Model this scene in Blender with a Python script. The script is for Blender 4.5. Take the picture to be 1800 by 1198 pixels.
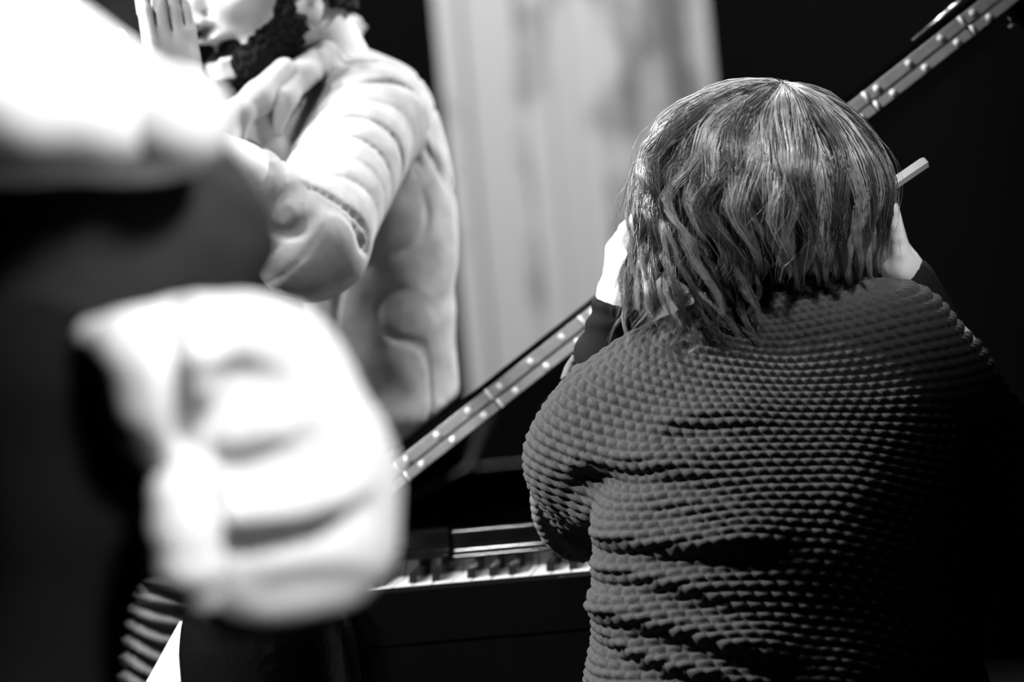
import bpy, math, random
import numpy as np
from mathutils import Matrix, Vector

random.seed(7)
rng = np.random.default_rng(7)
scene = bpy.context.scene
for o in list(bpy.data.objects):
    bpy.data.objects.remove(o)
COL = scene.collection

# ------------------------------------------------------------------ camera
FPX = 5000.0            # focal length in pixels of the 1800 px wide frame (100 mm)
CAMH = 1.03
HOR = 24.0              # horizon above the image centre, px
ROLL = math.radians(5.4)
CR, SR = math.cos(ROLL), math.sin(ROLL)

cam = bpy.data.cameras.new('camera')
cam.lens = 100.0
cam.sensor_width = 36.0
cam.sensor_fit = 'HORIZONTAL'
cam.clip_start = 0.05
cam.clip_end = 60
cam.dof.use_dof = True
cam.dof.focus_distance = 3.06
cam.dof.aperture_fstop = 2.4
camo = bpy.data.objects.new('camera', cam)
COL.objects.link(camo)
_p = math.atan(HOR / FPX)
_fwd = Vector((0, math.cos(_p), -math.sin(_p)))
_upw = Vector((0, math.sin(_p), math.cos(_p)))
_rgt = Vector((1, 0, 0))
_r = _rgt * CR - _upw * SR
_u = _rgt * SR + _upw * CR
M = Matrix((( _r.x, _u.x, -_fwd.x, 0), (_r.y, _u.y, -_fwd.y, 0), (_r.z, _u.z, -_fwd.z, CAMH), (0, 0, 0, 1)))
camo.matrix_world = M
scene.camera = camo

# ------------------------------------------------------------------ world, lights, exposure
scene.view_settings.view_transform = 'Standard'
scene.view_settings.look = 'None'
scene.view_settings.exposure = 0.0
scene.view_settings.gamma = 1.0
scene.view_settings.use_curve_mapping = False
world = bpy.data.worlds.new('dark_hall')
world.use_nodes = True
world.node_tree.nodes['Background'].inputs['Color'].default_value = (1, 1, 1, 1)
world.node_tree.nodes['Background'].inputs['Strength'].default_value = 0.0008
scene.world = world


def spot(name, loc, target, power, cone, blend=0.5, radius=0.15):
    l = bpy.data.lights.new(name, 'SPOT')
    l.energy = power
    l.spot_size = math.radians(cone)
    l.spot_blend = blend
    l.shadow_soft_size = radius
    o = bpy.data.objects.new(name, l)
    COL.objects.link(o)
    o.location = loc
    d = Vector(target) - Vector(loc)
    o.rotation_euler = d.to_track_quat('-Z', 'Y').to_euler()
    return o


# stage lanterns hung over the room, plus added spots for single figures
spot('stage_light_key', (-2.7, 2.76, 3.15), (0.10, 3.0, 1.0), 1350, 25, 0.6, 0.16)
spot('stage_light_top', (-0.50, 2.50, 4.3), (0.06, 3.18, 0.95), 210, 14, 0.8, 0.12)
spot('added_spot_head', (1.0, 1.0, 3.1), (0.33, 3.06, 1.20), 900, 9.0, 0.95, 0.10)  # added narrow spot to brighten the hair and the raised right hand
spot('stage_light_back', (1.1, 6.3, 4.6), (-0.2, 3.5, 1.1), 700, 42, 0.6, 0.15)
spot('stage_light_cross', (2.7, 4.7, 3.6), (-0.12, 3.62, 1.05), 1500, 15, 0.6, 0.12)
spot('added_spot_front', (1.9, -0.6, 3.6), (-0.36, 1.9, 1.02), 1900, 13, 0.5, 0.35)  # added spot, narrowed to light only the figure nearest the camera
spot('stage_light_side', (-1.2, 0.6, 3.4), (-0.25, 3.6, 1.25), 360, 13, 0.6, 0.12)
spot('added_spot_upstage', (-1.7, 2.7, 3.8), (-0.6, 4.2, 0.9), 420, 56, 0.6, 0.15)  # added spot to brighten the far person and the bearded man's leg
spot('wall_wash_light', (0.3, 5.2, 4.6), (0.25, 8.0, 1.1), 1300, 60, 0.8, 0.3)


# ------------------------------------------------------------------ helpers
def P(px, py, d):
    """point that stands d metres in front of the camera on the sight line of a pixel"""
    dx, dy = px - 900.0, 599.0 - py
    u = dx * CR + dy * SR
    v = -dx * SR + dy * CR
    return np.array([u / FPX * d, d, CAMH + (v - HOR) / FPX * d])


def nrm(v):
    v = np.asarray(v, float)
    return v / np.linalg.norm(v)


def mat(name, g, rough=0.6, metal=0.0, var=0.0, scale=30.0, bump=0.0, bscale=200.0, spec=0.5, sheen=0.0, coat=0.0):
    m = bpy.data.materials.new(name)
    m.use_nodes = True
    nt = m.node_tree
    b = nt.nodes['Principled BSDF']
    c = (g, g, g, 1) if not isinstance(g, tuple) else (*g, 1)
    b.inputs['Base Color'].default_value = c
    b.inputs['Roughness'].default_value = rough
    b.inputs['Metallic'].default_value = metal
    b.inputs['Specular IOR Level'].default_value = spec
    b.inputs['Sheen Weight'].default_value = sheen
    b.inputs['Coat Weight'].default_value = coat
    tc = nt.nodes.new('ShaderNodeTexCoord')
    if var > 0:
        n = nt.nodes.new('ShaderNodeTexNoise')
        n.inputs['Scale'].default_value = scale
        n.inputs['Detail'].default_value = 4
        r = nt.nodes.new('ShaderNodeMapRange')
        r.inputs['From Min'].default_value = 0.25
        r.inputs['From Max'].default_value = 0.75
        r.inputs['To Min'].default_value = g * (1 - var)
        r.inputs['To Max'].default_value = g * (1 + var)
        nt.links.new(tc.outputs['Object'], n.inputs['Vector'])
        nt.links.new(n.outputs['Fac'], r.inputs['Value'])
        nt.links.new(r.outputs['Result'], b.inputs['Base Color'])
    if bump > 0:
        n2 = nt.nodes.new('ShaderNodeTexNoise')
        n2.inputs['Scale'].default_value = bscale
        n2.inputs['Detail'].default_value = 3
        bp = nt.nodes.new('ShaderNodeBump')
        bp.inputs['Strength'].default_value = bump
        bp.inputs['Distance'].default_value = 0.002
        nt.links.new(tc.outputs['Object'], n2.inputs['Vector'])
        nt.links.new(n2.outputs['Fac'], bp.inputs['Height'])
        nt.links.new(bp.outputs['Normal'], b.inputs['Normal'])
    return m


MAT = {
    'lacquer': mat('black_lacquer', 0.004, 0.05, spec=0.5),
    'lacquer_soft': mat('black_satin_lacquer', 0.004, 0.28, spec=0.35),
    'ivory': mat('white_key_plastic', 0.75, 0.22),
    'ebony': mat('black_key', 0.006, 0.22),
    'hinge': mat('brushed_nickel', 0.40, 0.45, 0.35, var=0.15, scale=60),
    'hinge_dark': mat('nickel_knuckle', 0.12, 0.45, 0.85),
    'screw': mat('glint_white_screw', 0.95, 0.25, 0.0),  # near-white colour imitates the glint on screws and hinge pins
    'metal': mat('chrome', 0.8, 0.2, 1.0),
    'felt': mat('black_felt', 0.006, 0.9),
    'skin': mat('skin', 0.62, 0.5, var=0.06, scale=25, bump=0.05),
    'skin_dark': mat('lips', 0.30, 0.45),
    'eye': mat('eyeball', 0.7, 0.15),
    'knit': mat('charcoal_knit_wool', 0.062, 0.85, var=0.2, scale=500, bump=0.5, bscale=900, spec=0.1, sheen=0.0),
    'trim': mat('knit_trim_wool', 0.13, 0.85, var=0.2, scale=300, bump=0.4, bscale=700, spec=0.1),
    'undersleeve': mat('black_jersey', 0.010, 0.9, var=0.3, scale=600, bump=0.3, bscale=1200, spec=0.1),
    'hair': mat('brown_hair', 0.18, 0.30, var=0.6, scale=55, spec=0.9),
    'hair_deep': mat('dark_brown_hair', 0.038, 0.30, var=0.5, scale=55, spec=0.5),
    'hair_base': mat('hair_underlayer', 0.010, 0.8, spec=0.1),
    'beard': mat('dark_beard', 0.010, 0.75, bump=0.6, bscale=400, spec=0.1),
    'jacket': mat('pale_jersey_cardigan', 0.36, 0.85, var=0.22, scale=35, bump=0.15, bscale=500, spec=0.1),
    'darkshirt': mat('black_shirt', 0.008, 0.8, spec=0.15),
    'collar': mat('light_shirt_collar', 0.42, 0.8, spec=0.2),
    'trousers': mat('dark_trousers', 0.004, 0.9, spec=0.05),
    'paletrousers': mat('pale_trousers', 0.40, 0.85, spec=0.1),
    'white': mat('white_cotton', 0.80, 0.85, bump=0.1, bscale=300, spec=0.15),
    'cream': mat('pale_fleece', 0.62, 0.9, var=0.06, scale=20, bump=0.2, bscale=300, spec=0.1),
    'vest': mat('charcoal_waistcoat', 0.018, 0.85, var=0.2, scale=30, spec=0.15),
    'leather': mat('black_leather', 0.005, 0.22, bump=0.35, bscale=120),
    'shoe': mat('black_shoe_leather', 0.01, 0.35),
    'greyshirt': mat('grey_shirt', 0.20, 0.85, spec=0.1),
    'floor': mat('dark_stage_floor', 0.003, 0.7, var=0.3, scale=6, spec=0.1),
    'drape': mat('black_drape', 0.0015, 0.95, spec=0.05),
    'stick': mat('pale_wood', 0.30, 0.6),
}


def mesh_obj(name, verts, faces, material, parent=None, smooth=True, origin=None):
    """verts are world positions; they are stored relative to the thing's origin"""
    verts = np.asarray(verts, np.float32)
    if parent is not None and origin is None:
        q = parent
        while q.parent is not None:
            q = q.parent
        origin = np.array(q.location)
    if origin is None:
        origin = np.zeros(3)
    me = bpy.data.meshes.new(name)
    v = (verts - np.asarray(origin, np.float32)).astype(np.float32)
    if isinstance(faces, np.ndarray):
        n, k = faces.shape
        me.vertices.add(len(v))
        me.vertices.foreach_set('co', v.ravel())
        me.loops.add(n * k)
        me.loops.foreach_set('vertex_index', faces.astype(np.int32).ravel())
        me.polygons.add(n)
        me.polygons.foreach_set('loop_start', np.arange(0, n * k, k, dtype=np.int32))
        me.update(calc_edges=True)
    else:
        me.from_pydata([tuple(map(float, p)) for p in v], [], faces)
    me.polygons.foreach_set('use_smooth', np.full(len(me.polygons), smooth, dtype=bool))
    me.update()
    me.materials.append(MAT[material] if isinstance(material, str) else material)
    o = bpy.data.objects.new(name, me)
    COL.objects.link(o)
    if parent is not None:
        o.parent = parent
    else:
        o.location = origin
    return o


def thing(name, label, cat, loc=(0, 0, 0), group=None):
    o = bpy.data.objects.new(name, None)
    o.empty_display_size = 0.1
    COL.objects.link(o)
    o.location = loc
    o['label'] = label
    o['category'] = cat
    if group:
        o['group'] = group
    return o


def tag(o, label, cat, group=None):
    o['label'] = label
    o['category'] = cat
    if group:
        o['group'] = group
    return o


class MB:
    """collects simple solids into one mesh"""

    def __init__(self):
        self.v, self.f = [], []

    def add(self, vs, fs):
        n = len(self.v)
        self.v += [np.asarray(p, float) for p in vs]
        self.f += [tuple(i + n for i in f) for f in fs]
        return self

    def obox(self, c, ax, ay, az, bev=0.0):
        """box by centre and three half-axis vectors, edges chamfered by bev"""
        c, ax, ay, az = [np.asarray(q, float) for q in (c, ax, ay, az)]
        lx, ly, lz = [np.linalg.norm(q) for q in (ax, ay, az)]
        ux, uy, uz = ax / lx, ay / ly, az / lz
        if bev <= 0:
            vs = [c + sx * ax + sy * ay + sz * az for sx in (-1, 1) for sy in (-1, 1) for sz in (-1, 1)]
            return self.add(vs, [(0, 1, 3, 2), (4, 6, 7, 5), (0, 4, 5, 1), (2, 3, 7, 6), (0, 2, 6, 4), (1, 5, 7, 3)])
        idx, vs = {}, []
        for sx in (-1, 1):
            for sy in (-1, 1):
                for sz in (-1, 1):
                    for k in range(3):
                        e = [lx, ly, lz]
                        e = [e[j] - (0 if j == k else bev) for j in range(3)]
                        idx[(sx, sy, sz, k)] = len(vs)
                        vs.append(c + sx * e[0] * ux + sy * e[1] * uy + sz * e[2] * uz)
        fs = []
        for s in (-1, 1):
            fs.append(tuple(idx[(s, a, b, 0)] for a, b in ((-1, -1), (1, -1), (1, 1), (-1, 1))))
            fs.append(tuple(idx[(a, s, b, 1)] for a, b in ((-1, -1), (1, -1), (1, 1), (-1, 1))))
            fs.append(tuple(idx[(a, b, s, 2)] for a, b in ((-1, -1), (1, -1), (1, 1), (-1, 1))))
        for a in (-1, 1):
            for b in (-1, 1):
                fs.append((idx[(a, b, -1, 0)], idx[(a, b, 1, 0)], idx[(a, b, 1, 1)], idx[(a, b, -1, 1)]))
                fs.append((idx[(a, -1, b, 0)], idx[(a, 1, b, 0)], idx[(a, 1, b, 2)], idx[(a, -1, b, 2)]))
                fs.append((idx[(-1, a, b, 1)], idx[(1, a, b, 1)], idx[(1, a, b, 2)], idx[(-1, a, b, 2)]))
        for a in (-1, 1):
            for b in (-1, 1):
                for d in (-1, 1):
                    fs.append((idx[(a, b, d, 0)], idx[(a, b, d, 1)], idx[(a, b, d, 2)]))
        return self.add(vs, fs)

    def box(self, x0, x1, y0, y1, z0, z1, bev=0.0):
        return self.obox(((x0 + x1) / 2, (y0 + y1) / 2, (z0 + z1) / 2), ((x1 - x0) / 2, 0, 0), (0, (y1 - y0) / 2, 0), (0, 0, (z1 - z0) / 2), bev)

    def tube(self, pts, radii, n=10, cap=True):
        pts = np.asarray(pts, float)
        m = len(pts)
        if np.isscalar(radii):
            radii = [radii] * m
        t = np.gradient(pts, axis=0)
        ref = np.array([0.0, 0.0, 1.0]) if abs(nrm(pts[-1] - pts[0])[2]) < 0.8 else np.array([1.0, 0, 0])
        vs = []
        for i in range(m):
            tt = nrm(t[i])
            a = nrm(np.cross(tt, ref))
            b = np.cross(tt, a)
            for k in range(n):
                w = 2 * math.pi * k / n
                vs.append(pts[i] + radii[i] * (math.cos(w) * a + math.sin(w) * b))
        fs = [(i * n + k, i * n + (k + 1) % n, (i + 1) * n + (k + 1) % n, (i + 1) * n + k) for i in range(m - 1) for k in range(n)]
        if cap:
            fs += [tuple(range(n - 1, -1, -1)), tuple((m - 1) * n + k for k in range(n))]
        return self.add(vs, fs)

    def prism(self, poly, z0, z1):
        """poly: list of (x, y); extruded between two heights"""
        n = len(poly)
        vs = [(x, y, z0) for x, y in poly] + [(x, y, z1) for x, y in poly]
        fs = [tuple(range(n - 1, -1, -1)), tuple(range(n, 2 * n))] + [(i, (i + 1) % n, n + (i + 1) % n, n + i) for i in range(n)]
        return self.add(vs, fs)

    def build(self, name, material, parent=None, smooth=False, origin=None):
        return mesh_obj(name, np.array(self.v), self.f, material, parent, smooth, origin)


# ---- signed distance modelling: blended solids turned into one continuous surface
class SDF:
    def __init__(self, lo, hi, h):
        self.lo = np.array(lo, float)
        self.h = h
        self.n = np.ceil((np.array(hi, float) - self.lo) / h).astype(int) + 1
        self.D = np.full(tuple(self.n), 0.2, np.float32)

    def _region(self, lo, hi, m):
        a = np.clip(np.floor((np.asarray(lo) - m - self.lo) / self.h).astype(int), 0, self.n - 1)
        b = np.clip(np.ceil((np.asarray(hi) + m - self.lo) / self.h).astype(int) + 1, 1, self.n)
        sl = tuple(slice(int(i), int(j)) for i, j in zip(a, b))
        ax = [(self.lo[i] + self.h * np.arange(sl[i].start, sl[i].stop)).astype(np.float32) for i in range(3)]
        X, Y, Z = np.meshgrid(*ax, indexing='ij', sparse=True)
        return sl, X, Y, Z

    def _merge(self, sl, d, k, sub=False):
        A = self.D[sl]
        d = d.astype(np.float32)
        if sub:
            d = -d
            if k > 0:
                q = np.maximum(k - np.abs(A - d), 0) / k
                self.D[sl] = np.maximum(A, d) + q * q * (k * 0.25)
            else:
                self.D[sl] = np.maximum(A, d)
        else:
            if k > 0:
                q = np.maximum(k - np.abs(A - d), 0) / k
                self.D[sl] = np.minimum(A, d) - q * q * (k * 0.25)
            else:
                self.D[sl] = np.minimum(A, d)

    def cone(self, a, b, ra, rb, k=0.02, flat=None, sub=False):
        """capsule with two radii; flat=(axis, factor) squashes it along an axis"""
        a, b = np.asarray(a, float), np.asarray(b, float)
        r = max(ra, rb)
        sl, X, Y, Z = self._region(np.minimum(a, b) - r, np.maximum(a, b) + r, k + 3 * self.h)
        dx, dy, dz = X - a[0], Y - a[1], Z - a[2]
        ba = b - a
        f = 1.0
        if flat is not None:
            ax, f = nrm(flat[0]), flat[1]
            g = 1.0 / f - 1.0
            s = dx * ax[0] + dy * ax[1] + dz * ax[2]
            dx, dy, dz = dx + s * g * ax[0], dy + s * g * ax[1], dz + s * g * ax[2]
            ba = ba + np.dot(ba, ax) * g * ax
        bb = max(float(np.dot(ba, ba)), 1e-12)
        t = np.clip((dx * ba[0] + dy * ba[1] + dz * ba[2]) / bb, 0, 1)
        d = np.sqrt((dx - t * ba[0]) ** 2 + (dy - t * ba[1]) ** 2 + (dz - t * ba[2]) ** 2) - (ra + (rb - ra) * t)
        self._merge(sl, d * (0.5 + 0.5 * f), k, sub)
        return self

    def chain(self, pts, rads, k=0.02, flat=None):
        for i in range(len(pts) - 1):
            self.cone(pts[i], pts[i + 1], rads[i], rads[i + 1], k, flat)
        return self

    def ell(self, c, r, axes=None, k=0.02, sub=False):
        c = np.asarray(c, float)
        R = max(r)
        sl, X, Y, Z = self._region(c - R, c + R, k + 3 * self.h)
        dx, dy, dz = X - c[0], Y - c[1], Z - c[2]
        A = np.eye(3) if axes is None else np.array([nrm(q) for q in axes])
        s, g = 0, 0
        for i in range(3):
            q = dx * A[i, 0] + dy * A[i, 1] + dz * A[i, 2]
            s = s + (q / r[i]) ** 2
            g = g + (q / (r[i] * r[i])) ** 2
        k0, k1 = np.sqrt(s), np.sqrt(g) + 1e-9
        self._merge(sl, k0 * (k0 - 1.0) / k1, k, sub)
        return self

    def loft(self, rows, k=0.03):
        """upright body of elliptic sections: rows of (z, cx, cy, rx, ry), z ascending"""
        rows = np.array(rows, float)
        R = rows[:, 3:].max()
        lo = [rows[:, 1].min() - R, rows[:, 2].min() - R, rows[0, 0]]
        hi = [rows[:, 1].max() + R, rows[:, 2].max() + R, rows[-1, 0]]
        sl, X, Y, Z = self._region(lo, hi, k + 3 * self.h)
        z = Z.ravel()
        I = [np.interp(z, rows[:, 0], rows[:, j]).astype(np.float32)[None, None, :] for j in range(1, 5)]
        q = np.sqrt(((X - I[0]) / I[2]) ** 2 + ((Y - I[1]) / I[3]) ** 2)
        d = (q - 1) * np.minimum(I[2], I[3])
        e = np.maximum(rows[0, 0] - Z, Z - rows[-1, 0])
        kk = 0.04
        w = np.maximum(kk - np.abs(d - e), 0) / kk
        d = np.maximum(d, e) + w * w * kk * 0.25
        self._merge(sl, d, k)
        return self

    def cut(self, pt, n, k=0.0):
        """keep the side that n points away from"""
        n = nrm(n)
        sl, X, Y, Z = self._region(self.lo, self.lo + self.h * self.n, 0)
        d = (X - pt[0]) * n[0] + (Y - pt[1]) * n[1] + (Z - pt[2]) * n[2]
        self._merge(sl, -d, k, True)
        return self

    def mesh(self, smooth=3):
        D = self.D
        ins = D < 0
        # cells with a sign change
        s = np.zeros(np.array(D.shape) - 1, np.int8)
        for i in (0, 1):
            for j in (0, 1):
                for k in (0, 1):
                    s += ins[i:D.shape[0] - 1 + i, j:D.shape[1] - 1 + j, k:D.shape[2] - 1 + k]
        cells = np.argwhere((s > 0) & (s < 8))
        idx = np.full(s.shape, -1, np.int32)
        idx[cells[:, 0], cells[:, 1], cells[:, 2]] = np.arange(len(cells))
        acc = np.zeros((len(cells), 3))
        cnt = np.zeros(len(cells))
        C = [(i, j, k) for i in (0, 1) for j in (0, 1) for k in (0, 1)]
        vals = {c: D[cells[:, 0] + c[0], cells[:, 1] + c[1], cells[:, 2] + c[2]] for c in C}
        for a in C:
            for ax in range(3):
                if a[ax] == 0:
                    b = list(a)
                    b[ax] = 1
                    b = tuple(b)
                    va, vb = vals[a], vals[b]
                    m = (va < 0) != (vb < 0)
                    t = va[m] / (va[m] - vb[m])
                    p = np.tile(np.array(a, float), (m.sum(), 1))
                    p[:, ax] += t
                    acc[m] += p
                    cnt[m] += 1
        V = self.lo + self.h * (cells + acc / cnt[:, None])
        F = []
        for ax in range(3):
            sl0 = [slice(None)] * 3
            sl1 = [slice(None)] * 3
            sl0[ax] = slice(0, -1)
            sl1[ax] = slice(1, None)
            a, b = ins[tuple(sl0)], ins[tuple(sl1)]
            e = np.argwhere(a != b)
            o1, o2 = (ax + 1) % 3, (ax + 2) % 3
            ok = (e[:, o1] > 0) & (e[:, o2] > 0) & (e[:, o1] < D.shape[o1] - 1) & (e[:, o2] < D.shape[o2] - 1)
            e = e[ok]
            flip = a[e[:, 0], e[:, 1], e[:, 2]]
            q = []
            for d1, d2 in ((-1, -1), (0, -1), (0, 0), (-1, 0)):
                c = e.copy()
                c[:, o1] += d1
                c[:, o2] += d2
                q.append(idx[c[:, 0], c[:, 1], c[:, 2]])
            q = np.stack(q, 1)
            q[~flip] = q[~flip][:, ::-1]
            F.append(q)
        F = np.concatenate(F)
        F = F[(F >= 0).all(1)]
        if smooth:
            E = np.concatenate([F[:, [0, 1]], F[:, [1, 2]], F[:, [2, 3]], F[:, [3, 0]]])
            E = np.concatenate([E, E[:, ::-1]])
            n = np.bincount(E[:, 0], minlength=len(V))[:, None]
            for it in range(smooth):
                for lam in (0.5, -0.34):
                    S = np.stack([np.bincount(E[:, 0], weights=V[E[:, 1], i], minlength=len(V)) for i in range(3)], 1)
                    V = V + lam * (S / np.maximum(n, 1) - V)
        return V, F


def subdivide(V, F, levels):
    me = bpy.data.meshes.new('tmp')
    me.from_pydata(V.tolist(), [], F.tolist())
    o = bpy.data.objects.new('tmp', me)
    COL.objects.link(o)
    md = o.modifiers.new('s', 'SUBSURF')
    md.levels = levels
    md.render_levels = levels
    dg = bpy.context.evaluated_depsgraph_get()
    e = o.evaluated_get(dg)
    m2 = e.to_mesh()
    v = np.empty(len(m2.vertices) * 3, np.float32)
    m2.vertices.foreach_get('co', v)
    f = np.empty(len(m2.loops), np.int32)
    m2.loops.foreach_get('vertex_index', f)
    e.to_mesh_clear()
    bpy.data.objects.remove(o)
    bpy.data.meshes.remove(me)
    return v.reshape(-1, 3).astype(float), f.reshape(-1, 4)


def normals(V, F):
    n = np.cross(V[F[:, 2]] - V[F[:, 0]], V[F[:, 3]] - V[F[:, 1]])
    N = np.zeros_like(V)
    for j in range(4):
        for i in range(3):
            N[:, i] += np.bincount(F[:, j], weights=n[:, i], minlength=len(V))
    return N / np.maximum(np.linalg.norm(N, axis=1, keepdims=True), 1e-12)


def vnoise(p, scale, seed=0):
    """smooth value noise in 3-D, 0..1"""
    p = np.asarray(p) * scale + 31.7 * (seed + 1)
    i = np.floor(p).astype(np.int64)
    f = p - i
    f = f * f * (3 - 2 * f)

    def hsh(a, b, c):
        n = (a * 374761393 + b * 668265263 + c * 2147483647 + seed * 144665) & 0x7fffffff
        n = ((n ^ (n >> 13)) * 1274126177) & 0x7fffffff
        return ((n ^ (n >> 16)) & 0xffff) / 65535.0
    r = 0
    for a in (0, 1):
        for b in (0, 1):
            for c in (0, 1):
                w = (f[:, 0] if a else 1 - f[:, 0]) * (f[:, 1] if b else 1 - f[:, 1]) * (f[:, 2] if c else 1 - f[:, 2])
                r = r + w * hsh(i[:, 0] + a, i[:, 1] + b, i[:, 2] + c)
    return r


def sd_head(S, O, f, u, s=1.0, mouth=0.004, k=0.022):
    """a head with face: O between the ears, f forward, u up"""
    f = nrm(f)
    u = nrm(np.asarray(u) - np.dot(u, f) * f)
    r = np.cross(f, u)
    L = lambda a, b, c: O + s * (a * f + b * r + c * u)
    S.ell(L(-.012, 0, .035), (.100 * s, .076 * s, .095 * s), (f, r, u), k)
    S.cone(L(.035, 0, -.015), L(.066, 0, -.093), .062 * s, .028 * s, k)
    for q in (-1, 1):
        S.cone(L(-.005, q * .052, -.045), L(.06, q * .018, -.098), .022 * s, .022 * s, k)
        S.ell(L(.062, q * .040, -.022), (.028 * s, .026 * s, .024 * s), (f, r, u), k)
        S.cone(L(.083, q * .012, .022), L(.068, q * .052, .020), .014 * s, .012 * s, .015)
        S.ell(L(.094, q * .031, .002), (.012 * s, .016 * s, .010 * s), (f, r, u), .01, True)
        S.ell(L(.078, q * .031, .001), (.013 * s, .013 * s, .013 * s), (f, r, u), .004)
        S.ell(L(-.012, q * .080, -.012), (.019 * s, .009 * s, .032 * s), (f + .25 * u, r + q * -.35 * f, u), .006)
        S.ell(L(-.006, q * .088, -.008), (.009 * s, .006 * s, .016 * s), (f, r, u), .004, True)
        S.ell(L(.103, q * .013, -.040), (.010 * s, .008 * s, .008 * s), (f, r, u), .008)
    S.cone(L(.090, 0, .012), L(.116, 0, -.034), .009 * s, .012 * s, .012)
    S.cone(L(.096, -.019, -.062), L(.096, .019, -.062), .007 * s, .007 * s, .012)
    S.cone(L(.090, -.016, -.084), L(.090, .016, -.084), .009 * s, .009 * s, .012)
    S.ell(L(.078, 0, -.108), (.018 * s, .020 * s, .016 * s), (f, r, u), .015)
    S.ell(L(.090, 0, -.073), (.034 * s, (.024 + 1.2 * max(0, mouth - .004)) * s, mouth * s), (f, r, u), .003, True)
    if mouth > .008:
        for aa in (.078, .100, .118):
            S.cone(L(aa, -.027, -.073), L(aa, .027, -.073), .0105 * s, .0105 * s, .003, None, True)
    for q in (-1, 1):
        S.ell(L(.108, q * .010, -.048), (.006 * s, .0045 * s, .005 * s), (f, r, u), .002, True)
    return L, f, r, u


def sd_hand(S, W, d, n, thumb, curl=(.25, .25, .25, .25), s=1.0, spread=.10, thumb_out=.75):
    """hand from wrist W: d towards the fingertips, n out of the palm, thumb = side vector"""
    d, n = nrm(d), nrm(n)
    t = nrm(np.asarray(thumb) - np.dot(thumb, d) * d)
    n = nrm(n - np.dot(n, d) * d - np.dot(n, t) * t)
    offs = (.030, .010, -.010, -.028)
    lens = (.092, .095, .092, .084)
    segs = ((.040, .025, .020), (.045, .028, .021), (.041, .026, .020), (.032, .020, .018))
    for i in range(4):
        a = W + s * (offs[i] * .55 * t)
        kn = W + s * (lens[i] * d + offs[i] * t)
        S.cone(a, kn, .0135 * s, .0105 * s, .012, (n, .85))
        p, ang = kn, 0
        sp = offs[i] / .03 * spread
        for j, l in enumerate(segs[i]):
            ang += curl[i] * (1.0 if j else .6)
            dr = math.cos(ang) * (d + sp * t) + math.sin(ang) * n
            q = p + s * l * nrm(dr)
            S.cone(p, q, (.0093 - .001 * j) * s, (.0085 - .001 * j) * s, .0025)
            p = q
    p = W + s * (.018 * d + .022 * t + .004 * n)
    q = p + s * .042 * nrm(.75 * d + thumb_out * t + .25 * n)
    S.cone(W + s * .01 * t, q, .014 * s, .0115 * s, .010)
    p2 = q + s * .032 * nrm(d + .45 * thumb_out * t + .15 * n)
    S.cone(q, p2, .0105 * s, .0095 * s, .003)
    p3 = p2 + s * .024 * nrm(d + .25 * thumb_out * t + .1 * n)
    S.cone(p2, p3, .0095 * s, .008 * s, .003)


def seg_param(V, a, b):
    ba = b - a
    t = np.clip(((V - a) @ ba) / (ba @ ba), 0, 1)
    return t, np.linalg.norm(V - a - t[:, None] * ba, axis=1)


def shell(V, F, mask, off, name, material, parent, noise=0.0):
    """lifts the masked faces of a surface by off and closes them back on to it"""
    N = normals(V, F)
    keep = mask[F].all(1)
    f = F[keep]
    used = np.unique(f)
    mp = np.full(len(V), -1)
    mp[used] = np.arange(len(used))
    v = V[used]
    e = np.concatenate([f[:, [0, 1]], f[:, [1, 2]], f[:, [2, 3]], f[:, [3, 0]]])
    key = np.sort(e, 1)
    uq, inv, ct = np.unique(key, axis=0, return_inverse=True, return_counts=True)
    border = np.unique(uq[ct == 1])
    o = np.full(len(used), off)
    o[mp[border]] = -0.001
    if noise:
        o = o * (1 + noise * (vnoise(v, 250, 3) - .5) * 2)
    return mesh_obj(name, v + o[:, None] * N[used], mp[f], material, parent)


# ------------------------------------------------------------------ the setting
def struct(o):
    o['kind'] = 'structure'
    return o


struct(MB().box(-6, 6, -1.5, 8.2, -0.10, 0.0).build('floor', 'floor'))


def wall_material():
    m = mat('stained_plaster', 0.36, 0.9, spec=0.1)
    nt = m.node_tree
    b = nt.nodes['Principled BSDF']
    tc = nt.nodes.new('ShaderNodeTexCoord')
    mp = nt.nodes.new('ShaderNodeMapping')
    mp.inputs['Scale'].default_value = (2.6, 1, 1.5)
    n = nt.nodes.new('ShaderNodeTexNoise')
    n.inputs['Scale'].default_value = 2.2
    n.inputs['Detail'].default_value = 3
    mp2 = nt.nodes.new('ShaderNodeMapping')
    mp2.inputs['Scale'].default_value = (7, 1, 0.25)
    n2 = nt.nodes.new('ShaderNodeTexNoise')
    n2.inputs['Scale'].default_value = 1.5
    n2.inputs['Detail'].default_value = 2
    mx = nt.nodes.new('ShaderNodeMath')
    mx.operation = 'ADD'
    r = nt.nodes.new('ShaderNodeValToRGB')
    r.color_ramp.elements[0].position = 0.76
    r.color_ramp.elements[0].color = (0.11, 0.11, 0.11, 1)
    r.color_ramp.elements[1].position = 1.1
    r.color_ramp.elements[1].color = (0.40, 0.40, 0.40, 1)
    L = nt.links.new
    L(tc.outputs['Object'], mp.inputs['Vector'])
    L(mp.outputs['Vector'], n.inputs['Vector'])
    L(tc.outputs['Object'], mp2.inputs['Vector'])
    L(mp2.outputs['Vector'], n2.inputs['Vector'])
    L(n.outputs['Fac'], mx.inputs[0])
    L(n2.outputs['Fac'], mx.inputs[1])
    L(mx.outputs[0], r.inputs['Fac'])
    L(r.outputs['Color'], b.inputs['Base Color'])
    return m


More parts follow.
